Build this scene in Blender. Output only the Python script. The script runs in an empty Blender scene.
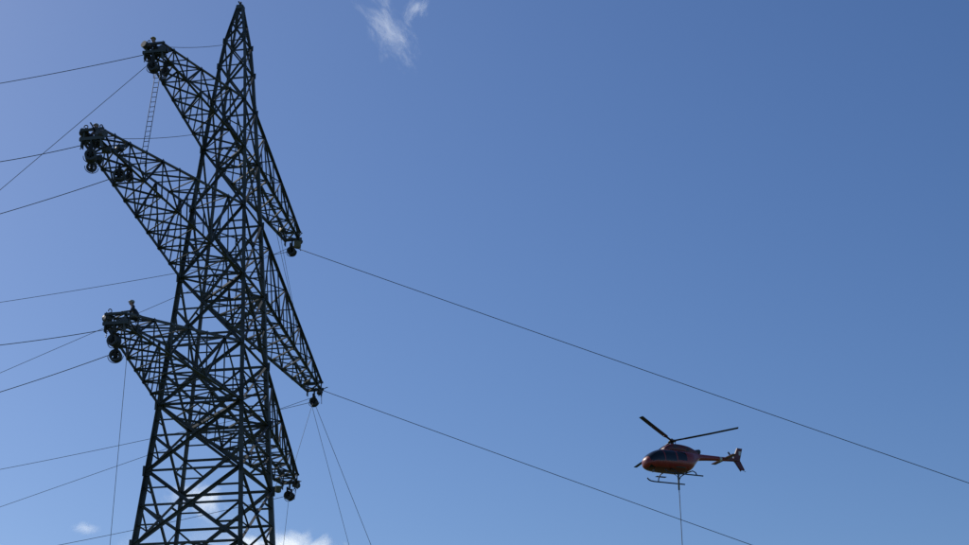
import bpy, bmesh, math, random
from mathutils import Vector, Matrix, Quaternion
random.seed(4)
R=math.radians
scene=bpy.context.scene
scene.view_settings.view_transform='Standard'
scene.view_settings.look='None'
scene.view_settings.exposure=0

# ---------------------------------------------------------------- camera
PITCH=R(22.7); F=1706.0; W=969.0
cam_d=bpy.data.cameras.new("camera"); cam=bpy.data.objects.new("camera",cam_d)
scene.collection.objects.link(cam); scene.camera=cam
cam_d.sensor_width=36; cam_d.lens=36*F/W; cam_d.clip_end=60000
EYE=Vector((0,0,1.6)); cam.location=EYE
cam.rotation_euler=(R(90)+PITCH,0,0)
def ray(px,py):
    a=px-484.5; b=272.5-py
    return Vector((a,F*math.cos(PITCH)-b*math.sin(PITCH),b*math.cos(PITCH)+F*math.sin(PITCH)))/F

# ---------------------------------------------------------------- sky + sun
SUN_AZ=-52.0; SUN_EL=40.0     # azimuth clockwise from +Y
w=bpy.data.worlds.new("sky"); scene.world=w; w.use_nodes=True
nt=w.node_tree; nt.nodes.clear()
sky=nt.nodes.new('ShaderNodeTexSky'); sky.sky_type='NISHITA'; sky.sun_disc=False
sky.sun_elevation=R(SUN_EL); sky.sun_rotation=R(SUN_AZ)
sky.altitude=300; sky.air_density=1.0; sky.dust_density=0.9; sky.ozone_density=3.2
hs=nt.nodes.new('ShaderNodeHueSaturation'); hs.inputs['Saturation'].default_value=1.2; hs.inputs['Hue'].default_value=.508
bg=nt.nodes.new('ShaderNodeBackground'); bg.inputs[1].default_value=0.098
out=nt.nodes.new('ShaderNodeOutputWorld')
nt.links.new(sky.outputs[0],hs.inputs['Color']); nt.links.new(hs.outputs[0],bg.inputs[0]); nt.links.new(bg.outputs[0],out.inputs[0])
sd=bpy.data.lights.new("sun",'SUN'); sd.energy=2.6; sd.angle=R(0.5); sd.color=(1,.95,.87)
so=bpy.data.objects.new("sun",sd); scene.collection.objects.link(so)
sv=Vector((math.sin(R(SUN_AZ))*math.cos(R(SUN_EL)),math.cos(R(SUN_AZ))*math.cos(R(SUN_EL)),math.sin(R(SUN_EL))))
so.rotation_euler=sv.to_track_quat('Z','Y').to_euler(); so.location=(-60,20,90)

# ---------------------------------------------------------------- materials
def mat(name,col,rough=.6,metal=0,var=.25,scale=3,coat=0,bump=0):
    m=bpy.data.materials.new(name); m.use_nodes=True
    n=m.node_tree.nodes; l=m.node_tree.links; b=n['Principled BSDF']
    b.inputs['Roughness'].default_value=rough; b.inputs['Metallic'].default_value=metal
    b.inputs['Coat Weight'].default_value=coat
    tc=n.new('ShaderNodeTexCoord'); no=n.new('ShaderNodeTexNoise'); no.inputs['Scale'].default_value=scale
    no.inputs['Detail'].default_value=6
    cr=n.new('ShaderNodeValToRGB'); cr.color_ramp.elements[0].position=.3; cr.color_ramp.elements[1].position=.7
    cr.color_ramp.elements[0].color=[c*(1-var) for c in col]+[1]
    cr.color_ramp.elements[1].color=[min(1,c*(1+var)) for c in col]+[1]
    l.new(tc.outputs['Object'],no.inputs['Vector']); l.new(no.outputs[0],cr.inputs[0]); l.new(cr.outputs[0],b.inputs['Base Color'])
    if bump:
        bp=n.new('ShaderNodeBump'); bp.inputs['Strength'].default_value=bump; bp.inputs['Distance'].default_value=.05
        l.new(no.outputs[0],bp.inputs['Height']); l.new(bp.outputs[0],b.inputs['Normal'])
    return m
M_steel=mat("painted_steel_grey",(.058,.064,.062),.6,0,.5,.6)
M_conc=mat("concrete",(.33,.32,.3),.9,0,.15,4,bump=.3)
M_cable=mat("aluminium_cable",(.12,.125,.135),.6,.2,.1,2)
M_rope=mat("synthetic_rope",(.15,.15,.15),.8,0,.1,5)
M_dark=mat("dark_rubber",(.02,.02,.022),.7,0,.2,8)
M_al=mat("cast_sheave",(.07,.07,.07),.5,.3,.3,6)
M_red=mat("red_aircraft_paint",(.27,.018,.013),.4,0,.12,1.5,coat=.25)
M_redd=mat("dark_red_aircraft_paint",(.13,.012,.010),.45,0,.15,1.5,coat=.2)
M_white=mat("white_aircraft_paint",(.55,.55,.53),.35,0,.05,2,coat=.5)
M_glass=mat("tinted_glazing",(.010,.012,.015),.1,0,.2,1)
M_blade=mat("rotor_blade_composite",(.03,.03,.033),.5,0,.2,2)
M_skin=mat("skin",(.40,.23,.16),.6,0,.1,20)
M_jacket=mat("work_jacket",(.035,.04,.055),.85,0,.25,14,bump=.3)
M_trou=mat("work_trousers",(.03,.032,.038),.9,0,.25,14,bump=.3)
M_helm=mat("helmet_white",(.35,.35,.33),.6,0,.05,5)
M_helmy=mat("helmet_yellow",(.35,.25,.05),.6,0,.05,5)
M_boot=mat("boot_leather",(.03,.02,.015),.7,0,.2,10)
M_bag=mat("canvas_bag",(.16,.15,.10),.9,0,.2,12)
M_hair=mat("hair",(.03,.02,.012),.8,0,.2,30)

def newobj(name,bm,mats,parent=None,smooth=False,loc=None):
    me=bpy.data.meshes.new(name); bm.to_mesh(me); bm.free()
    for m in (mats if isinstance(mats,(list,tuple)) else [mats]): me.materials.append(m)
    if smooth:
        for p in me.polygons: p.use_smooth=True
    o=bpy.data.objects.new(name,me); scene.collection.objects.link(o)
    if parent: o.parent=parent
    if loc is not None: o.location=loc
    return o
def empty(name,M=None):
    e=bpy.data.objects.new(name,None); scene.collection.objects.link(e); e.empty_display_size=.5
    if M is not None: e.matrix_world=M
    return e
def basis(d,ref=None):
    d=d.normalized(); ref=ref or Vector((0,0,1))
    if abs(d.dot(ref))>.98: ref=Vector((1,0,0)) if abs(d.x)<.9 else Vector((0,1,0))
    x=d.cross(ref).normalized(); y=x.cross(d).normalized()
    return x,y
def angle(bm,a,b,s,t=None,ref=None,flip=1,mi=0):
    """rolled steel L-section from a to b"""
    s*=.9
    t=t or max(.012,s*.14); j=random.uniform(-.004,.004)
    x,y=basis(b-a,ref); x=x*flip
    prof=[(0,0),(s,0),(s,t),(t,t),(t,s),(0,s)]
    prof=[(p-s*.35+j,q-s*.35+j*.7) for p,q in prof]
    A=[bm.verts.new(a+x*p+y*q) for p,q in prof]; B=[bm.verts.new(b+x*p+y*q) for p,q in prof]
    for i in range(6):
        k=(i+1)%6; f=bm.faces.new((A[i],A[k],B[k],B[i])); f.material_index=mi
def tube(bm,pts,r,n=6,mi=0,cap=True):
    rings=[]; m=len(pts)
    rr=r if isinstance(r,(list,tuple)) else [r]*m
    px=None
    for i,p in enumerate(pts):
        d=(pts[min(i+1,m-1)]-pts[max(i-1,0)]).normalized()
        x,y=basis(d)
        if px is not None and x.dot(px)<0: x=-x;y=-y
        px=x
        rings.append([bm.verts.new(p+(x*math.cos(2*math.pi*k/n)+y*math.sin(2*math.pi*k/n))*rr[i]) for k in range(n)])
    for i in range(m-1):
        for k in range(n):
            f=bm.faces.new((rings[i][k],rings[i][(k+1)%n],rings[i+1][(k+1)%n],rings[i+1][k])); f.material_index=mi; f.smooth=True
    if cap:
        for rg in (rings[0][::-1],rings[-1]):
            f=bm.faces.new(rg); f.material_index=mi
def box(bm,c,sx,sy,sz,rot=None,mi=0,bev=0):
    M=Matrix.Translation(c)@(rot.to_4x4() if rot is not None else Matrix.Identity(4))@Matrix.Diagonal((sx,sy,sz,1))
    r=bmesh.ops.create_cube(bm,size=1,matrix=M)
    fs={f for v in r['verts'] for f in v.link_faces}
    for f in fs: f.material_index=mi
    if bev:
        es={e for v in r['verts'] for e in v.link_edges}
        q=bmesh.ops.bevel(bm,geom=list(es),offset=bev,segments=2,affect='EDGES')
        for f in q['faces']: f.material_index=mi

# ---------------------------------------------------------------- ground
bm=bmesh.new()
N=60; ext=20000
def gcoord(i):
    t=(i/N)*2-1
    return math.copysign(abs(t)**3,t)*ext
grid=[[None]*(N+1) for _ in range(N+1)]
for i in range(N+1):
    for j in range(N+1):
        x,y=gcoord(i),gcoord(j); d=math.hypot(x,y)
        z=0 if d<400 else -0.0+ (math.sin(x*.0011)+math.cos(y*.0013+1))*4*min(1,(d-400)/2000)
        grid[i][j]=bm.verts.new((x,y,z))
for i in range(N):
    for j in range(N): bm.faces.new((grid[i][j],grid[i+1][j],grid[i+1][j+1],grid[i][j+1]))
gm=bpy.data.materials.new("meadow_grass"); gm.use_nodes=True
n=gm.node_tree.nodes; l=gm.node_tree.links; b=n['Principled BSDF']; b.inputs['Roughness'].default_value=.95
tc=n.new('ShaderNodeTexCoord')
n1=n.new('ShaderNodeTexNoise'); n1.inputs['Scale'].default_value=.05; n1.inputs['Detail'].default_value=10
n2=n.new('ShaderNodeTexNoise'); n2.inputs['Scale'].default_value=9; n2.inputs['Detail'].default_value=8
mx=n.new('ShaderNodeMath'); mx.operation='ADD'
mm=n.new('ShaderNodeMath'); mm.operation='MULTIPLY'; mm.inputs[1].default_value=.5
cr=n.new('ShaderNodeValToRGB'); e=cr.color_ramp.elements
e[0].position=.35; e[0].color=(.03,.05,.014,1); e[1].position=.65; e[1].color=(.11,.12,.045,1)
x_=e.new(.5); x_.color=(.055,.085,.022,1)
l.new(tc.outputs['Object'],n1.inputs[0]); l.new(tc.outputs['Object'],n2.inputs[0])
l.new(n1.outputs[0],mx.inputs[0]); l.new(n2.outputs[0],mx.inputs[1]); l.new(mx.outputs[0],mm.inputs[0]); l.new(mm.outputs[0],cr.inputs[0]); l.new(cr.outputs[0],b.inputs['Base Color'])
bp=n.new('ShaderNodeBump'); bp.inputs['Strength'].default_value=.6; bp.inputs['Distance'].default_value=.1
l.new(n2.outputs[0],bp.inputs['Height']); l.new(bp.outputs[0],b.inputs['Normal'])
newobj("ground",bm,gm)

# ---------------------------------------------------------------- tower
D=85.0
az=math.atan(-.1658)
BASE=Vector((math.sin(az)*D,math.cos(az)*D,0))
AZU=R(11.0)
U=Vector((math.sin(AZU),math.cos(AZU),0))       # cross-arm axis, pointing away from the camera
V=Vector((math.cos(AZU),-math.sin(AZU),0))      # power line axis, pointing right
Z=Vector((0,0,1))
def T(s,v,z): return BASE+U*s+V*v+Z*z
PROF=[(0,8.6),(21.8,5.35),(28.7,4.35),(35.8,3.45),(43.5,2.35),(50.2,1.25),(52.9,.30)]
def width(h):
    for (a,wa),(b_,wb) in zip(PROF,PROF[1:]):
        if h<=b_: return wa+(wb-wa)*(h-a)/(b_-a)
    return PROF[-1][1]
tower=empty("lattice_transmission_tower",Matrix.Translation(BASE))
TI=Matrix.Translation(-BASE)
def corner(h,i):
    w_=width(h)/2; su,sv_=[(-1,-1),(-1,1),(1,1),(1,-1)][i%4]
    return T(su*w_,sv_*w_,h)
H_LOW,H_MID,H_TOP=28.7,35.8,43.5
levels=[0.5,7.2,12.8,17.6,21.4,25.2,28.7,31.9,35.8,39.9,43.5,46.6,48.9,50.6,51.9,52.9]
bm=bmesh.new()
def lace_w(w_): return max(.075,.065+.018*w_)
def plate(bm,c,nrm,s):
    x,y=basis(nrm)
    Mx=Matrix((x,y,nrm.normalized())).transposed()
    box(bm,c+nrm.normalized()*random.uniform(.012,.02),s,s*1.15,.014,Mx)
for li in range(len(levels)-1):
    h0,h1=levels[li],levels[li+1]; w0,w1=width(h0),width(h1)
    leg=.14+.024*w0; br=lace_w(w0)
    for i in range(4):
        a0,a1=corner(h0,i),corner(h1,i); b0,b1=corner(h0,i+1),corner(h1,i+1)
        nrm=((a0+b0)/2-T(0,0,h0)); nrm.z=0; nrm.normalize()
        angle(bm,a0,a1,leg,.02 if leg<.2 else .026,ref=nrm,flip=1)
        off=nrm*.03
        angle(bm,a0+off,b1+off,br*1.1,ref=nrm); angle(bm,b0-off,a1-off,br*1.1,ref=nrm)
        if li>0 : angle(bm,a0,b0,br*(1.1 if h0 in (H_LOW,H_MID,H_TOP) else .9),ref=Z)
        xr=w0/(w0+w1); X=a0.lerp(b1,xr)
        if w0>3.0:
            for (p,leg0,leg1) in ((a0,a0,a1),(b0,b0,b1)):
                m1=p.lerp(X,.5)
                angle(bm,m1,leg0.lerp(leg1,xr),br*.65,ref=nrm)
                angle(bm,m1,leg0.lerp(leg1,xr*.5),br*.6,ref=nrm)
            for (tgt,leg0,leg1) in ((a1,a0,a1),(b1,b0,b1)):
                m2=X.lerp(tgt,.5); angle(bm,m2,leg0.lerp(leg1,xr+(1-xr)*.5),br*.6,ref=nrm)
            angle(bm,a0.lerp(a1,xr),b0.lerp(b1,xr),br*.8,ref=Z)
        if w0>.9:
            plate(bm,X,nrm,br*2.3)
            plate(bm,a0,nrm,leg*1.8)
    if li>0 and w0>1.2 and h0 in (H_LOW,H_MID,H_TOP,21.4,12.8):
        c=[corner(h0,i) for i in range(4)]
        mids=[c[i].lerp(c[(i+1)%4],.5) for i in range(4)]
        for i in range(4): angle(bm,mids[i],mids[(i+1)%4],br*.75,ref=Z)
        if h0 in (H_LOW,H_MID,H_TOP):
            angle(bm,c[0],c[2],br,ref=Z); angle(bm,c[1],c[3],br,ref=Z)
box(bm,T(0,0,53.0),.42,.42,.3,Matrix.Rotation(-AZU,3,'Z'),bev=.04)
tube(bm,[T(0,0,53.1),T(0,0,53.4)],.06)
tube(bm,[T(-.35,0,53.22),T(.35,0,53.22)],.05)
for k in range(110):
    h=2.5+k*.45
    if h>51.5: break
    c=corner(h,1); dd=(V if k%2 else -U)
    tube(bm,[c,c+dd*.22],.014,4)
bmesh.ops.transform(bm,matrix=TI,verts=bm.verts)
newobj("tower_body",bm,M_steel,tower)
bm=bmesh.new()
for i in range(4):
    c=corner(0,i)
    bmesh.ops.create_cone(bm,cap_ends=True,segments=20,radius1=.85,radius2=.65,depth=.9,matrix=Matrix.Translation(c+Z*.25))
bmesh.ops.transform(bm,matrix=TI,verts=bm.verts)
newobj("foundations",bm,M_conc,tower)

ARMS={'low':(H_LOW,13.2,3.2,7),'mid':(H_MID,17.35,4.1,9),'top':(H_TOP,11.5,3.1,6)}
TIPHW=.42; TIPH=.55
def build_arm(key,sgn):
    h,L,dz,npan=ARMS[key]; bm=bmesh.new()
    wb=width(h)/2; wt=width(h+dz)/2
    def P(t,side,top):
        if top: s=wt+(L-wt)*t; hw=wt+(TIPHW-wt)*t; z=h+dz+(TIPH-dz)*t
        else:   s=wb+(L-wb)*t; hw=wb+(TIPHW-wb)*t; z=h
        return T(sgn*s,side*hw,z)
    ts=[1-(1-i/npan)**1.18 for i in range(npan+1)]
    ch=.17; br=.095
    for side in (-1,1):
        for top in (0,1):
            for a,b_ in zip(ts,ts[1:]): angle(bm,P(a,side,top),P(b_,side,top),ch-.03*a,ref=V*side)
    for k in range(npan):
        a,b_=ts[k],ts[k+1]
        for side in (-1,1):
            angle(bm,P(b_,side,0),P(b_,side,1),br*.85,ref=V)
            if k%2==0: angle(bm,P(a,side,0),P(b_,side,1),br,ref=V)
            else: angle(bm,P(a,side,1),P(b_,side,0),br,ref=V)
            if k<npan*.4:
                m=P(a,side,0).lerp(P(b_,side,1),.5) if k%2==0 else P(a,side,1).lerp(P(b_,side,0),.5)
                angle(bm,m,P((a+b_)/2,side,0),br*.6,ref=V)
            plate(bm,P(b_,side,0),V*side,.21)
            plate(bm,P(b_,side,1),V*side,.18)
        angle(bm,P(b_,-1,0),P(b_,1,0),br,ref=Z)
        angle(bm,P(a,-1,0),P(b_,1,0),br*.9,ref=Z)
        angle(bm,P(a,1,0)-Z*.03,P(b_,-1,0)-Z*.03,br*.9,ref=Z)
        angle(bm,P(b_,-1,1),P(b_,1,1),br*.8,ref=Z)
        if k%2==0: angle(bm,P(a,-1,1),P(b_,1,1),br*.85,ref=Z)
        else: angle(bm,P(a,1,1),P(b_,-1,1),br*.85,ref=Z)
    rotm=Matrix.Rotation(-AZU,3,'Z')
    e0=T(sgn*(L+.05),0,h+.1)
    box(bm,e0,1.15,.12,.16,rotm,bev=.01); box(bm,e0+Z*.45,1.05,.10,.12,rotm,bev=.01)
    for v in (-.45,0,.45):
        box(bm,T(sgn*L,v,h-.14),.03,.28,.34,rotm)
    bmesh.ops.transform(bm,matrix=TI,verts=bm.verts)
    newobj("crossarm_"+key+("_near" if sgn<0 else "_far"),bm,M_steel,tower)
for k in ARMS:
    for s in (-1,1): build_arm(k,s)

# ---------------------------------------------------------------- stringing blocks (running-out pulleys)
def stringing_block(pos,nwheel=3,rad=.24,drop=.15,yaw=0):
    """pos: suspension point in world; wheel axis along the cross-arm"""
    bm=bmesh.new()
    X=U
    tube(bm,[Z*0,Z*-drop],.035,6,1)
    wp=.15
    half=wp*nwheel/2
    c=-Z*(drop+rad+.12)
    yt=-Z*drop
    tube(bm,[yt-X*half*1.1,yt+X*half*1.1],.05,6,1)
    for sg in (-1,1):
        p=c+X*sg*(half+.03)
        box(bm,(p+yt+X*sg*(half+.03))/2,.12,.04,(yt.z-c.z)+.2,Matrix.Rotation(-AZU,3,'Z'),1,.008)
    tube(bm,[c-X*(half+.10),c+X*(half+.10)],.045,8,1)
    for i in range(nwheel):
        cc=c+X*((i-(nwheel-1)/2)*wp)
        prof=[(-.06,rad),(-.04,rad-.015),(-.015,rad-.06),(.015,rad-.06),(.04,rad-.015),(.06,rad),(.045,rad-.10),(-.045,rad-.10)]
        n_=20; rings=[]
        for k in range(n_):
            a=2*math.pi*k/n_; d=V*math.cos(a)+Z*math.sin(a)
            rings.append([bm.verts.new(cc+X*p+d*q) for p,q in prof])
        for k in range(n_):
            A,B=rings[k],rings[(k+1)%n_]
            for q in range(8): bm.faces.new((A[q],A[(q+1)%8],B[(q+1)%8],B[q]))
        for k in range(5):
            a=2*math.pi*k/5+.3; d=V*math.cos(a)+Z*math.sin(a)
            tube(bm,[cc+d*.03,cc+d*(rad-.09)],.03,5)
    pts=[c+(V*math.cos(a)+Z*math.sin(a))*(rad+.07) for a in [math.pi*(1+q/10) for q in range(11)]]
    tube(bm,pts,.018,5,1)
    bmesh.ops.recalc_face_normals(bm,faces=bm.faces)
    o=newobj("stringing_block",bm,[M_al,M_dark],loc=pos); o.rotation_euler=(0,0,yaw); return o
def armpt(key,s,v=0,dz=0):
    return T(s,v,ARMS[key][0]+dz)
SB={}
for key in ARMS:
    L=ARMS[key][1]
    for sg in (-1,1):
        SB[(key,sg)]=armpt(key,sg*(L-.02),0,-.25)
        stringing_block(SB[(key,sg)],3,.26,.1,random.uniform(-.3,.3))
stringing_block(armpt('mid',-15.0,.35,-.05),2,.28,.12,.3)
stringing_block(armpt('mid',-16.2,-.45,0),1,.24,.3,.6)
stringing_block(armpt('mid',-14.4,.55,.1),1,.22,.15,-.4)
stringing_block(armpt('low',-12.2,-.3,-.05),2,.28,.6,.2)
stringing_block(armpt('top',-10.7,.3,-.05),1,.24,.15,-.3)

def hoist_gear(pos,yaw,s=1.0):
    bm=bmesh.new(); v=lambda x,y,z:Vector((x,y,z))*s
    box(bm,v(0,0,0),.30*s,.20*s,.26*s,None,0,.03*s)
    bmesh.ops.create_cone(bm,cap_ends=True,segments=16,radius1=.15*s,radius2=.15*s,depth=.16*s,matrix=Matrix.Translation(v(.02,.16,0))@Matrix.Rotation(R(90),4,'X'))
    tube(bm,[v(.05,-.12,.02),v(.32,-.14,.2),v(.42,-.14,.24)],.025*s,6,1)
    for d,zz in ((1,.13),(-1,-.13)):
        tube(bm,[v(0,0,zz),v(0,0,zz+d*.08)],.03*s,6,1)
        tube(bm,[v(0,0,zz+d*.14)+v(math.cos(R(q))*.07,0,math.sin(R(q))*.07) for q in range(-60,230,35)],.02*s,5,1)
    for k in range(9):
        bmesh.ops.create_uvsphere(bm,u_segments=6,v_segments=4,radius=.028*s,matrix=Matrix.Translation(v(.09,0,-.18-k*.07)))
    o=newobj("lever_hoist",bm,[M_al,M_dark],loc=pos); o.rotation_euler=(random.uniform(-.3,.3),random.uniform(-.3,.3),yaw)
for key,s_,v_,z_,sc in (('mid',-17.2,-.5,.55,1.2),('mid',-16.7,.5,-.15,1.1),('mid',-15.6,.55,.5,1.0),('mid',-17.3,.3,.35,1.3),('mid',-15.3,-.55,.1,1.),
                     ('top',-11.4,-.4,.5,1.2),('top',-11.3,.45,.25,1.2),('top',-10.4,-.5,-.1,1.),('low',-13.1,-.4,.45,1.2),('low',-13,.45,.2,1.1),('low',-11.9,.5,.3,1.),
                     ('top',11.2,.45,-.15,1.1),('top',10.9,-.4,.45,1.),('mid',17.2,.4,-.1,1.1),('mid',16.8,-.4,.45,1.),('low',13,.4,-.15,1.1),('low',12.6,-.4,.45,1.)):
    hoist_gear(armpt(key,s_,v_,z_),random.uniform(0,6),sc)

def tool_bag(pos,r=.2,h=.42,m=M_bag):
    bm=bmesh.new()
    rs=[.6,.95,1,.98,1.03]; zs=[-h,-h+.04,-h*.6,-h*.2,0]; n_=14; rings=[]
    for q,zz in zip(rs,zs): rings.append([bm.verts.new((math.cos(2*math.pi*k/n_)*r*q,math.sin(2*math.pi*k/n_)*r*q,zz)) for k in range(n_)])
    for a,b_ in zip(rings,rings[1:]):
        for k in range(n_): bm.faces.new((a[k],a[(k+1)%n_],b_[(k+1)%n_],b_[k]))
    bm.faces.new(rings[0][::-1])
    for sg in (-1,1): tube(bm,[Vector((sg*r,0,-.03)),Vector((sg*r*.5,0,.2)),Vector((0,0,.32))],.012,4)
    return newobj("tool_bag",bm,m,loc=pos,smooth=True)
tool_bag(armpt('top',11.0,.5,-.35),.22,.40)
tool_bag(armpt('low',12.6,-.5,-.3),.18,.36)

# ---------------------------------------------------------------- linemen (skinned figures)
def lineman(pos,yaw,helm=M_helm,jac=M_jacket,lean=.15):
    """origin = seat point. local +X faces forward."""
    J={}
    pel=Vector((0,0,.12)); J['pel']=pel
    J['ch']=pel+Vector((lean*.6,0,.28)); J['neck']=pel+Vector((lean,0,.50)); J['head']=pel+Vector((lean+.06,0,.67))
    for s,sg in (('l',1),('r',-1)):
        J['hip'+s]=pel+Vector((0,sg*.10,-.02)); J['kn'+s]=pel+Vector((.42,sg*.17,-.02-.05*(sg>0))); J['an'+s]=pel+Vector((.40+.06*sg,sg*.16,-.46)); J['to'+s]=J['an'+s]+Vector((.19,sg*.03,-.06))
        J['sh'+s]=J['neck']+Vector((-.01,sg*.19,-.07)); J['el'+s]=J['sh'+s]+Vector((.12,sg*.08,-.25)); J['wr'+s]=J['el'+s]+Vector((.22,-sg*.06,-.02+.1*(sg<0)))
    order=list(J.keys()); idx={k:i for i,k in enumerate(order)}
    bones=[('pel','ch'),('ch','neck'),('neck','head')]
    for s in 'lr': bones+=[('pel','hip'+s),('hip'+s,'kn'+s),('kn'+s,'an'+s),('an'+s,'to'+s),('neck','sh'+s),('sh'+s,'el'+s),('el'+s,'wr'+s)]
    rad={'pel':.155,'ch':.165,'neck':.065,'head':.095}
    for s in 'lr': rad.update({'hip'+s:.105,'kn'+s:.075,'an'+s:.055,'to'+s:.04,'sh'+s:.075,'el'+s:.052,'wr'+s:.036})
    me=bpy.data.meshes.new("tmp"); me.from_pydata([J[k] for k in order],[(idx[a],idx[b_]) for a,b_ in bones],[])
    o=bpy.data.objects.new("tmp",me); scene.collection.objects.link(o)
    md=o.modifiers.new("s",'SKIN')
    sk=me.skin_vertices[0].data
    for k in order:
        r=rad[k]; sk[idx[k]].radius=(r,r*(.8 if k in('ch','pel') else 1))
    sk[0].use_root=True
    md.use_smooth_shade=True
    o.modifiers.new("d",'SUBSURF').levels=2
    dg=bpy.context.evaluated_depsgraph_get(); ev=o.evaluated_get(dg)
    bm=bmesh.new(); bm.from_mesh(ev.to_mesh()); ev.to_mesh_clear()
    bpy.data.objects.remove(o)
    def dseg(p,a,b_):
        d=b_-a; t=max(0,min(1,(p-a).dot(d)/d.length_squared)); return (p-a-d*t).length
    for f in bm.faces:
        c=f.calc_center_median(); best=min(bones,key=lambda q:dseg(c,J[q[0]],J[q[1]])-rad[q[1]]*.5)
        bn=best[1]; m=1
        if bn=='head': m=0
        elif bn[:2] in('kn','an') or bn[:3]=='hip': m=2
        elif bn[:2]=='to': m=3
        f.material_index=m; f.smooth=True
    h=J['head']
    def blob(c,sx,sy,sz,m,seg=10):
        r=bmesh.ops.create_uvsphere(bm,u_segments=seg,v_segments=seg-2,radius=1,matrix=Matrix.Translation(c)@Matrix.Diagonal((sx,sy,sz,1)))
        for f in {f for v in r['verts'] for f in v.link_faces}: f.material_index=m; f.smooth=True
    blob(h+Vector((.01,0,.01)),.098,.078,.118,0,14)
    blob(h+Vector((.108,0,-.01)),.018,.013,.024,0)
    for sg in (-1,1):
        blob(h+Vector((.088,sg*.033,.018)),.012,.015,.009,5); blob(h+Vector((0,sg*.08,0)),.02,.012,.032,0)
    blob(h+Vector((.094,0,-.052)),.01,.026,.007,3)
    blob(h+Vector((-.03,0,.02)),.085,.084,.09,5,12)
    blob(h+Vector((-.005,0,.085)),.130,.108,.085,4,16)
    r=bmesh.ops.create_cone(bm,cap_ends=True,segments=20,radius1=.145,radius2=.125,depth=.02,matrix=Matrix.Translation(h+Vector((.015,0,.07)))@Matrix.Diagonal((1.05,.85,1,1)))
    for f in {f for v in r['verts'] for f in v.link_faces}: f.material_index=4
    for s,sg in (('l',1),('r',-1)):
        wr=J['wr'+s]; d=(wr-J['el'+s]).normalized(); x,y=basis(d)
        Mx=Matrix((d,x,y)).transposed()
        box(bm,wr+d*.05,.10,.085,.03,Mx,0,.012)
        for q,(o_,ln) in enumerate(((-.032,.065),(-.011,.078),(.011,.072),(.032,.056))):
            p0=wr+d*.095+x*o_; p1=p0+d*ln*.5-y*.012; p2=p1+d*ln*.25-y*.035
            tube(bm,[p0,p1,p2],[.010,.009,.007],6)
        t0=wr+d*.03-x*sg*.04; t1=t0+d*.035-x*sg*.025-y*.01; t2=t1+d*.03-y*.02
        tube(bm,[t0,t1,t2],[.013,.011,.008],6)
    for sg in (-1,1):
        tube(bm,[J['sh'+('l' if sg>0 else 'r')]+Vector((.0,-sg*.07,.08)),J['ch']+Vector((.14,sg*.08,0)),J['pel']+Vector((.13,sg*.1,.05))],.016,5,6)
    n_=16; tube(bm,[J['pel']+Vector((math.cos(2*math.pi*k/n_)*.165,math.sin(2*math.pi*k/n_)*.175,.07)) for k in range(n_+1)],.022,5,6)
    o=newobj("lineman",bm,[M_skin,jac,M_trou,M_boot,helm,M_hair,M_bag],loc=pos); o.rotation_euler=(0,0,yaw)
    return o
yU=math.atan2(U.y,U.x)
lineman(armpt('mid',-16.6,.0,.12),yU+R(170),M_helm,lean=.3)
lineman(armpt('low',-11.3,.25,.95),yU+R(120),M_helm,lean=.3)
lineman(armpt('top',-11.0,.0,.12),yU+R(150),M_helmy,lean=.3)

# ---------------------------------------------------------------- wires
def wire(name,A,B,r,sag=0,m=M_cable,n_=28):
    bm=bmesh.new(); pts=[]
    for i in range(n_+1):
        t=i/n_; pts.append(A.lerp(B,t)-Z*(4*sag*t*(1-t))-A)
    tube(bm,pts,r,5); return newobj(name,bm,m,loc=A)
def plane_pt(A,px,py,az_off=0):
    """point on the sight direction inside the vertical plane of the line through A"""
    d=ray(px,py); q=Quaternion(Z,az_off)@V; nrm=q.cross(Z)
    k=(A-EYE).dot(nrm)/d.dot(nrm); return EYE+d*k
def span(name,A,px,py,r,extend,sag=0,az_off=0,m=M_cable):
    Q=plane_pt(A,px,py,az_off); B=A+(Q-A)*extend
    if B.z<0: B=A+(B-A)*(A.z/(A.z-B.z))
    return wire(name,A,B,r,sag,m,40)
def blk(key,sg): return SB[(key,sg)]-Z*.45
span("conductor_wire",armpt('top',-11.4,-.3,.1),0,79,.018,2.2,.25)
wire("stay_wire",T(-.5,-.5,50.4),armpt('top',-11.3,-.2,.6),.015,.15)
span("conductor_wire",armpt('mid',-17.3,-.3,-.1),0,156,.018,2.5,.3)
wire("stay_wire",T(-1.1,-1.1,44.6),armpt('mid',-16.2,.2,.7),.015,.15)
span("conductor_wire",armpt('mid',-15.0,.35,-.6),0,210,.018,2.2,.2)
span("conductor_wire",blk('top',1),0,295,.016,2.0,.5)
span("conductor_wire",armpt('low',-13.1,-.3,-.1),0,341,.018,2.2,.2)
span("conductor_wire",armpt('low',-12.2,-.3,-.9),0,388,.018,2.2,.2)
span("conductor_wire",blk('mid',1),0,462,.016,2.0,.5)
span("conductor_wire",blk('low',1),0,548,.016,2.0,.5)
span("guy_rope",armpt('top',-10.8,-.4,0),0,190,.015,8,.0,0,M_rope)
span("guy_rope",blk('top',1)+Z*.3,0,373,.015,8,0,0,M_rope)
span("guy_rope",blk('mid',1)+Z*.3,0,507,.015,8,0,0,M_rope)
span("pilot_wire",blk('top',1)+Z*.3,969,479,.021,3,.25,0,M_cable)
span("pilot_wire",armpt('mid',16.2,.4,-.2),760,545,.020,3,.2,0,M_cable)
def drop(A,px,py,r,extend,az=0): return span("tag_rope",A,px,py,r,extend,0,az,M_rope)
drop(blk('mid',1),371,545,.015,8); drop(blk('mid',1)-V*.2,349,545,.013,8)
wire("stay_wire",armpt('top',7.5,0,0),armpt('mid',14.2,.2,1.0),.013)
wire("stay_wire",T(0,.3,51),armpt('mid',13.0,.4,1.2),.011)
drop(blk('low',1),283.5,545,.012,9)
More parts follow.
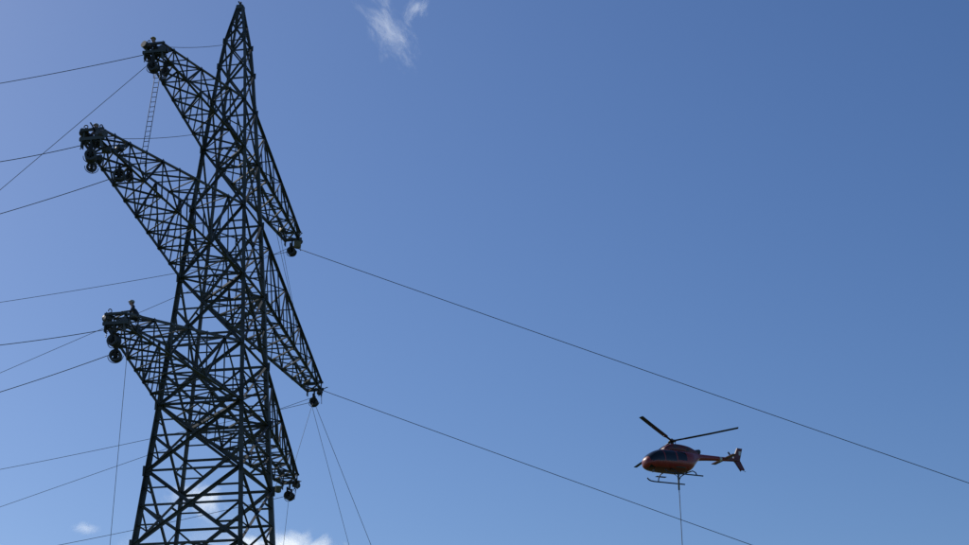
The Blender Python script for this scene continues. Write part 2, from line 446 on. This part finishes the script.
drop(armpt('low',-10.5,-.5,0),110,545,.013,9)
wire("stay_wire",blk('mid',1)+Z*.2,armpt('low',12.6,.3,.6),.012)

top=armpt('top',-10.1,-.3,0); bot=armpt('mid',-11.3,-.2,1.7)
bm=bmesh.new(); side=V*.13
for sg in (-1,1): tube(bm,[Vector((0,0,0))+side*sg,(bot-top)+side*sg],.018,5)
nr=int((bot-top).length/.3)
for k in range(1,nr):
    p=(bot-top)*(k/nr); tube(bm,[p-side,p+side],.016,5)
newobj("rope_ladder",bm,M_dark,loc=top)

# ---------------------------------------------------------------- helicopter
HUB=EYE+ray(672,441)*134.0
psi=math.atan2(math.cos(R(-125.5)),math.sin(R(-125.5)))
MH=Matrix.Translation(HUB)@Matrix.Rotation(psi,4,'Z')@Matrix.Rotation(R(5),4,'Y')@Matrix.Rotation(R(5),4,'X')
heli=empty("helicopter",MH)
def loft(bm,st,n_=32,mi=0,ex=2.4,matf=None):
    rings=[]
    for (x,zc,hh,hw) in st:
        rg=[]
        for k in range(n_):
            a=2*math.pi*k/n_; c,s=math.cos(a),math.sin(a)
            rg.append(bm.verts.new((x,math.copysign(abs(c)**(2/ex),c)*hw,zc+math.copysign(abs(s)**(2/ex),s)*hh)))
        rings.append(rg)
    for a,b_ in zip(rings,rings[1:]):
        for k in range(n_):
            f=bm.faces.new((a[k],a[(k+1)%n_],b_[(k+1)%n_],b_[k])); f.smooth=True
            f.material_index=matf(f.calc_center_median()) if matf else mi
    for rg in (rings[0],rings[-1][::-1]):
        f=bm.faces.new(rg); f.material_index=mi
def dens(st,m=6):
    o=[]
    for i in range(len(st)-1):
        p0=st[max(i-1,0)];p1=st[i];p2=st[i+1];p3=st[min(i+2,len(st)-1)]
        for k in range(m):
            t=k/m; v=[]
            for a,b_,c,d in zip(p0,p1,p2,p3):
                v.append(.5*(2*b_+(c-a)*t+(2*a-5*b_+4*c-d)*t*t+(3*b_-a-3*c+d)*t**3))
            v[2]=max(v[2],.01);v[3]=max(v[3],.01); o.append(tuple(v))
    o.append(st[-1]); return o
# blunt rounded nose, deep cabin, baggage bay stepping up to a slim high tail boom
body=[(3.32,-2.10,.05,.05),(3.24,-2.08,.30,.36),(2.95,-2.0,.54,.64),(2.45,-1.88,.74,.84),(1.7,-1.79,.87,.93),(.7,-1.77,.90,.95),(-.4,-1.76,.89,.94),(-1.2,-1.64,.77,.82),(-1.8,-1.40,.53,.55),(-2.25,-1.22,.34,.35),(-2.8,-1.14,.25,.24),(-5,-1.06,.175,.165),(-6.6,-1.02,.13,.12),(-7.05,-1.0,.10,.08)]
def bodymat(c):
    x,y,z=c
    if 1.5<x<3.10 and z>-2.05+.10*(3.1-x)*0 and z<-1.04:
        if abs(y)<.04: return 0
        if 1.78<x<1.88: return 0
        return 1
    if .70<x<1.42 and -2.0<z<-1.12 and abs(y)>.4: return 1
    if -.35<x<.60 and -1.95<z<-1.15 and abs(y)>.4: return 1
    if 2.3<x<3.1 and -2.5<z<-2.2 and abs(y)<.5: return 1
    if -1.35<x<3.4 and z<-2.5: return 3
    if -1.6<x<2.4 and z>-1.02: return 3
    if -4.9<x<-4.65: return 2
    if x<-5.7: return 3
    return 0
bm=bmesh.new(); loft(bm,dens(body,8),56,0,2.45,bodymat)
bmesh.ops.recalc_face_normals(bm,faces=bm.faces)
newobj("fuselage",bm,[M_red,M_glass,M_white,M_redd],heli)
bm=bmesh.new()
cowl=[(1.3,-.95,.05,.28),(1.05,-.84,.24,.40),(.5,-.72,.36,.48),(-.3,-.70,.39,.50),(-1.3,-.78,.38,.46),(-2.0,-.90,.29,.36),(-2.35,-.96,.20,.26)]
loft(bm,dens(cowl),28,0,2.8)
tube(bm,[Vector((-1.9,0,-.80)),Vector((-2.7,0,-.68))],[.17,.20],14,1)
for sg in (-1,1):
    box(bm,Vector((.1,sg*.47,-.66)),.7,.05,.26,None,1,.02)
    box(bm,Vector((-1.0,sg*.46,-.76)),.5,.04,.2,None,1,.01)
bmesh.ops.recalc_face_normals(bm,faces=bm.faces)
newobj("engine_cowling",bm,[M_redd,M_blade],heli)
def wing(bm,pts,th,axis,mi=0):
    A=[bm.verts.new(p+axis*th/2) for p in pts]; B=[bm.verts.new(p-axis*th/2) for p in pts]
    fs=[bm.faces.new(A),bm.faces.new(B[::-1])]
    for i in range(len(pts)):
        k=(i+1)%len(pts); fs.append(bm.faces.new((A[k],A[i],B[i],B[k])))
    for f in fs: f.material_index=mi
bm=bmesh.new(); v3=lambda x,y,z:Vector((x,y,z))
wing(bm,[v3(-6.35,0,-.93),v3(-7.1,0,-.93),v3(-7.55,0,0),v3(-7.0,0,.02)],.10,v3(0,1,0))
wing(bm,[v3(-6.5,0,-1.10),v3(-7.08,0,-1.10),v3(-7.40,0,-1.82),v3(-6.98,0,-1.86)],.09,v3(0,1,0))
wing(bm,[v3(-7.04,0,-.60),v3(-7.22,0,-.60),v3(-7.40,0,-.24),v3(-7.06,0,-.26)],.106,v3(0,1,0),1)
newobj("vertical_fins",bm,[M_redd,M_white],heli)
bm=bmesh.new(); wing(bm,[v3(-5.1,-1.27,-1.06),v3(-5.1,1.27,-1.06),v3(-5.55,1.27,-1.06),v3(-5.55,-1.27,-1.06)],.07,v3(0,0,1))
newobj("horizontal_stabiliser",bm,M_redd,heli)
bm=bmesh.new()
tube(bm,[v3(-6.85,-.06,-1.0),v3(-6.85,-.42,-1.0)],.07,10)
for a in (R(55),R(235)):
    d=v3(math.cos(a),0,math.sin(a)); e_=v3(-math.sin(a),0,math.cos(a)); c=v3(-6.85,-.38,-1.0)
    wing(bm,[c+d*.05-e_*.06,c+d*.93-e_*.09,c+d*.93+e_*.09,c+d*.05+e_*.06],.025,v3(0,1,0))
tube(bm,[v3(-7.1,0,-1.78),v3(-7.5,0,-1.95)],.02,6)
newobj("tail_rotor",bm,M_blade,heli)
bm=bmesh.new()
for sg in (-1,1):
    y=sg*1.08
    tube(bm,[v3(2.25,y,-2.85),v3(2.15,y,-2.97),v3(1.95,y,-3.06),v3(1.6,y,-3.1),v3(-.5,y,-3.1),v3(-1.6,y,-3.1)],.055,8)
    wing(bm,[v3(1.2,y,-2.62),v3(.2,y,-2.62),v3(.2,y+sg*.22,-2.62),v3(1.2,y+sg*.22,-2.62)],.03,v3(0,0,1))
for x in (1.15,-.95):
    tube(bm,[v3(x,-1.08,-3.1),v3(x,-1.0,-2.85),v3(x,-.7,-2.62),v3(x,0,-2.56),v3(x,.7,-2.62),v3(x,1.0,-2.85),v3(x,1.08,-3.1)],.045,8)
newobj("landing_skids",bm,M_blade,heli)
bm=bmesh.new()
tube(bm,[v3(2.6,.35,-2.5),v3(3.0,.55,-2.85)],.02,6); box(bm,v3(3.02,.56,-2.88),.05,.3,.18,None,0,.02)
for sx in (-.3,.3):
    for sy in (-.25,.25): tube(bm,[v3(sx,sy,-2.6),v3(0,0,-2.95)],.02,6)
box(bm,v3(0,0,-3.0),.16,.1,.22,None,0,.03)
newobj("cargo_hook",bm,M_blade,heli)
vr=Vector((ray(672,441).x,ray(672,441).y,0)).normalized(); rt=vr.cross(Z)
bm=bmesh.new()
MI=MH.inverted()
tube(bm,[v3(0,0,-.62),v3(0,0,.08)],[.12,.09],12)
bmesh.ops.create_cone(bm,cap_ends=True,segments=18,radius1=.34,radius2=.22,depth=.12,matrix=Matrix.Translation((0,0,0)))
tube(bm,[v3(0,0,.05),v3(0,0,.2)],[.16,.05],12)
for q in range(3):
    a=R(120*q+20); tube(bm,[v3(math.cos(a)*.2,math.sin(a)*.2,-.5),v3(math.cos(a)*.26,math.sin(a)*.26,-.02)],.025,6)
for th in (R(85),R(205),R(-35)):
    a_,r_=math.cos(th),math.sin(th)
    d=vr*a_+rt*r_+Z*(.16*r_-.13*a_+.03)
    up=(Z-rt*.16+vr*.13).normalized()
    d=(MI.to_3x3()@d).normalized(); up=(MI.to_3x3()@up).normalized()
    e_=d.cross(up).normalized(); up=e_.cross(d).normalized()
    st=[(.2,.08,.07),(.9,.09,.06),(1.1,.17,.035),(3,.175,.028),(5.35,.175,.022)]
    rings=[]
    for (rr,ch,thk) in st:
        c=d*rr+up*(.10*(rr/5.35)**2); rg=[]
        for k in range(12):
            a=2*math.pi*k/12; rg.append(bm.verts.new(c+e_*math.cos(a)*ch+up*math.sin(a)*thk))
        rings.append(rg)
    for A,B in zip(rings,rings[1:]):
        for k in range(12): bm.faces.new((A[k],A[(k+1)%12],B[(k+1)%12],B[k]))
    bm.faces.new(rings[-1])
bmesh.ops.recalc_face_normals(bm,faces=bm.faces)
newobj("main_rotor",bm,M_blade,heli)
hk=MH@Vector((0,0,-3.1)); endp=Vector((hk.x+.25,hk.y,5.0))
bm=bmesh.new(); tube(bm,[hk,hk.lerp(endp,.5)+Vector((.05,0,0)),endp],.033,6)
tube(bm,[endp,endp-Z*.1,endp-Z*.45,endp-Z*.6],[.05,.2,.24,.08],14)
hp=[endp-Z*.6+Vector((math.sin(a)*.13,0,-.16+math.cos(a)*.13)) for a in [R(q) for q in range(0,300,25)]]
tube(bm,hp,.03,6)
tube(bm,[hk+Z*.35,hk-Z*.9],.07,8)
bmesh.ops.transform(bm,matrix=MI,verts=bm.verts)
newobj("long_line",bm,M_rope,heli)

# ---------------------------------------------------------------- clouds (thin sheets, 4 km away)
def cloud(px,py,wpx,hpx,dens_,scale,seed,thr,soft=.35,stretch=(1,1),rot=0,rough=.58):
    d=ray(px,py).normalized(); dist=4000; c=EYE+d*dist; k=dist/F*1.08
    bm=bmesh.new(); bmesh.ops.create_grid(bm,x_segments=16,y_segments=16,size=1)
    for v in bm.verts: v.co.z=-.15*(v.co.x**2+v.co.y**2)*k*wpx*.3; v.co.x*=wpx*k; v.co.y*=hpx*k
    m=bpy.data.materials.new("cloud_vapour"); m.use_nodes=True; n=m.node_tree.nodes; l=m.node_tree.links; n.clear()
    tc=n.new('ShaderNodeTexCoord')
    mp=n.new('ShaderNodeMapping'); mp.inputs['Scale'].default_value=(stretch[0]/(50*k),stretch[1]/(50*k),1/(50*k))
    mp.inputs['Location'].default_value=(seed,seed*1.7,0)
    no=n.new('ShaderNodeTexNoise'); no.inputs['Scale'].default_value=scale; no.inputs['Detail'].default_value=9; no.inputs['Roughness'].default_value=rough; no.inputs['Distortion'].default_value=.5
    uvm=n.new('ShaderNodeMapping'); uvm.inputs['Scale'].default_value=(1/(wpx*k),1/(hpx*k),0)
    ln=n.new('ShaderNodeVectorMath'); ln.operation='LENGTH'
    fall=n.new('ShaderNodeMapRange'); fall.inputs[1].default_value=0; fall.inputs[2].default_value=.95; fall.inputs[3].default_value=.25; fall.inputs[4].default_value=-.38
    ad=n.new('ShaderNodeMath'); ad.operation='ADD'
    mr=n.new('ShaderNodeMapRange'); mr.interpolation_type='SMOOTHSTEP'; mr.inputs[1].default_value=thr; mr.inputs[2].default_value=thr+soft; mr.inputs[3].default_value=0; mr.inputs[4].default_value=dens_
    df=n.new('ShaderNodeBsdfDiffuse'); df.inputs[0].default_value=(.95,.95,.95,1); tl=n.new('ShaderNodeBsdfTranslucent'); tl.inputs[0].default_value=(.97,.97,.97,1)
    ms=n.new('ShaderNodeAddShader'); tr=n.new('ShaderNodeBsdfTransparent'); mx=n.new('ShaderNodeMixShader'); o=n.new('ShaderNodeOutputMaterial')
    l.new(tc.outputs['Object'],mp.inputs[0]); l.new(mp.outputs[0],no.inputs['Vector']); l.new(tc.outputs['Object'],uvm.inputs[0]); l.new(uvm.outputs[0],ln.inputs[0])
    l.new(ln.outputs['Value'],fall.inputs[0]); l.new(fall.outputs[0],ad.inputs[0]); l.new(no.outputs[0],ad.inputs[1]); l.new(ad.outputs[0],mr.inputs[0])
    l.new(df.outputs[0],ms.inputs[0]); l.new(tl.outputs[0],ms.inputs[1]); l.new(mr.outputs[0],mx.inputs[0]); l.new(tr.outputs[0],mx.inputs[1]); l.new(ms.outputs[0],mx.inputs[2]); l.new(mx.outputs[0],o.inputs[0])
    o_=newobj("cloud",bm,m,loc=c,smooth=True)
    o_.rotation_euler=((-d).to_track_quat('Z','Y')@Quaternion(Z,rot)).to_euler()
cloud(388,28,75,34,.42,1.6,3.1,.36,.6,(1,2.2),R(-55),.68)
cloud(417,8,34,18,.55,1.8,7.7,.40,.5,(1,1.8),R(60),.65)
cloud(200,497,56,36,1.0,1.6,5.2,.40,.4)
cloud(285,546,90,28,1.0,1.6,9.4,.38,.4)
cloud(85,528,30,12,.4,1.8,2.6,.40,.45)
cloud(215,545,170,60,.30,1.1,4.4,.34,.7)
print("done",len(bpy.data.objects))
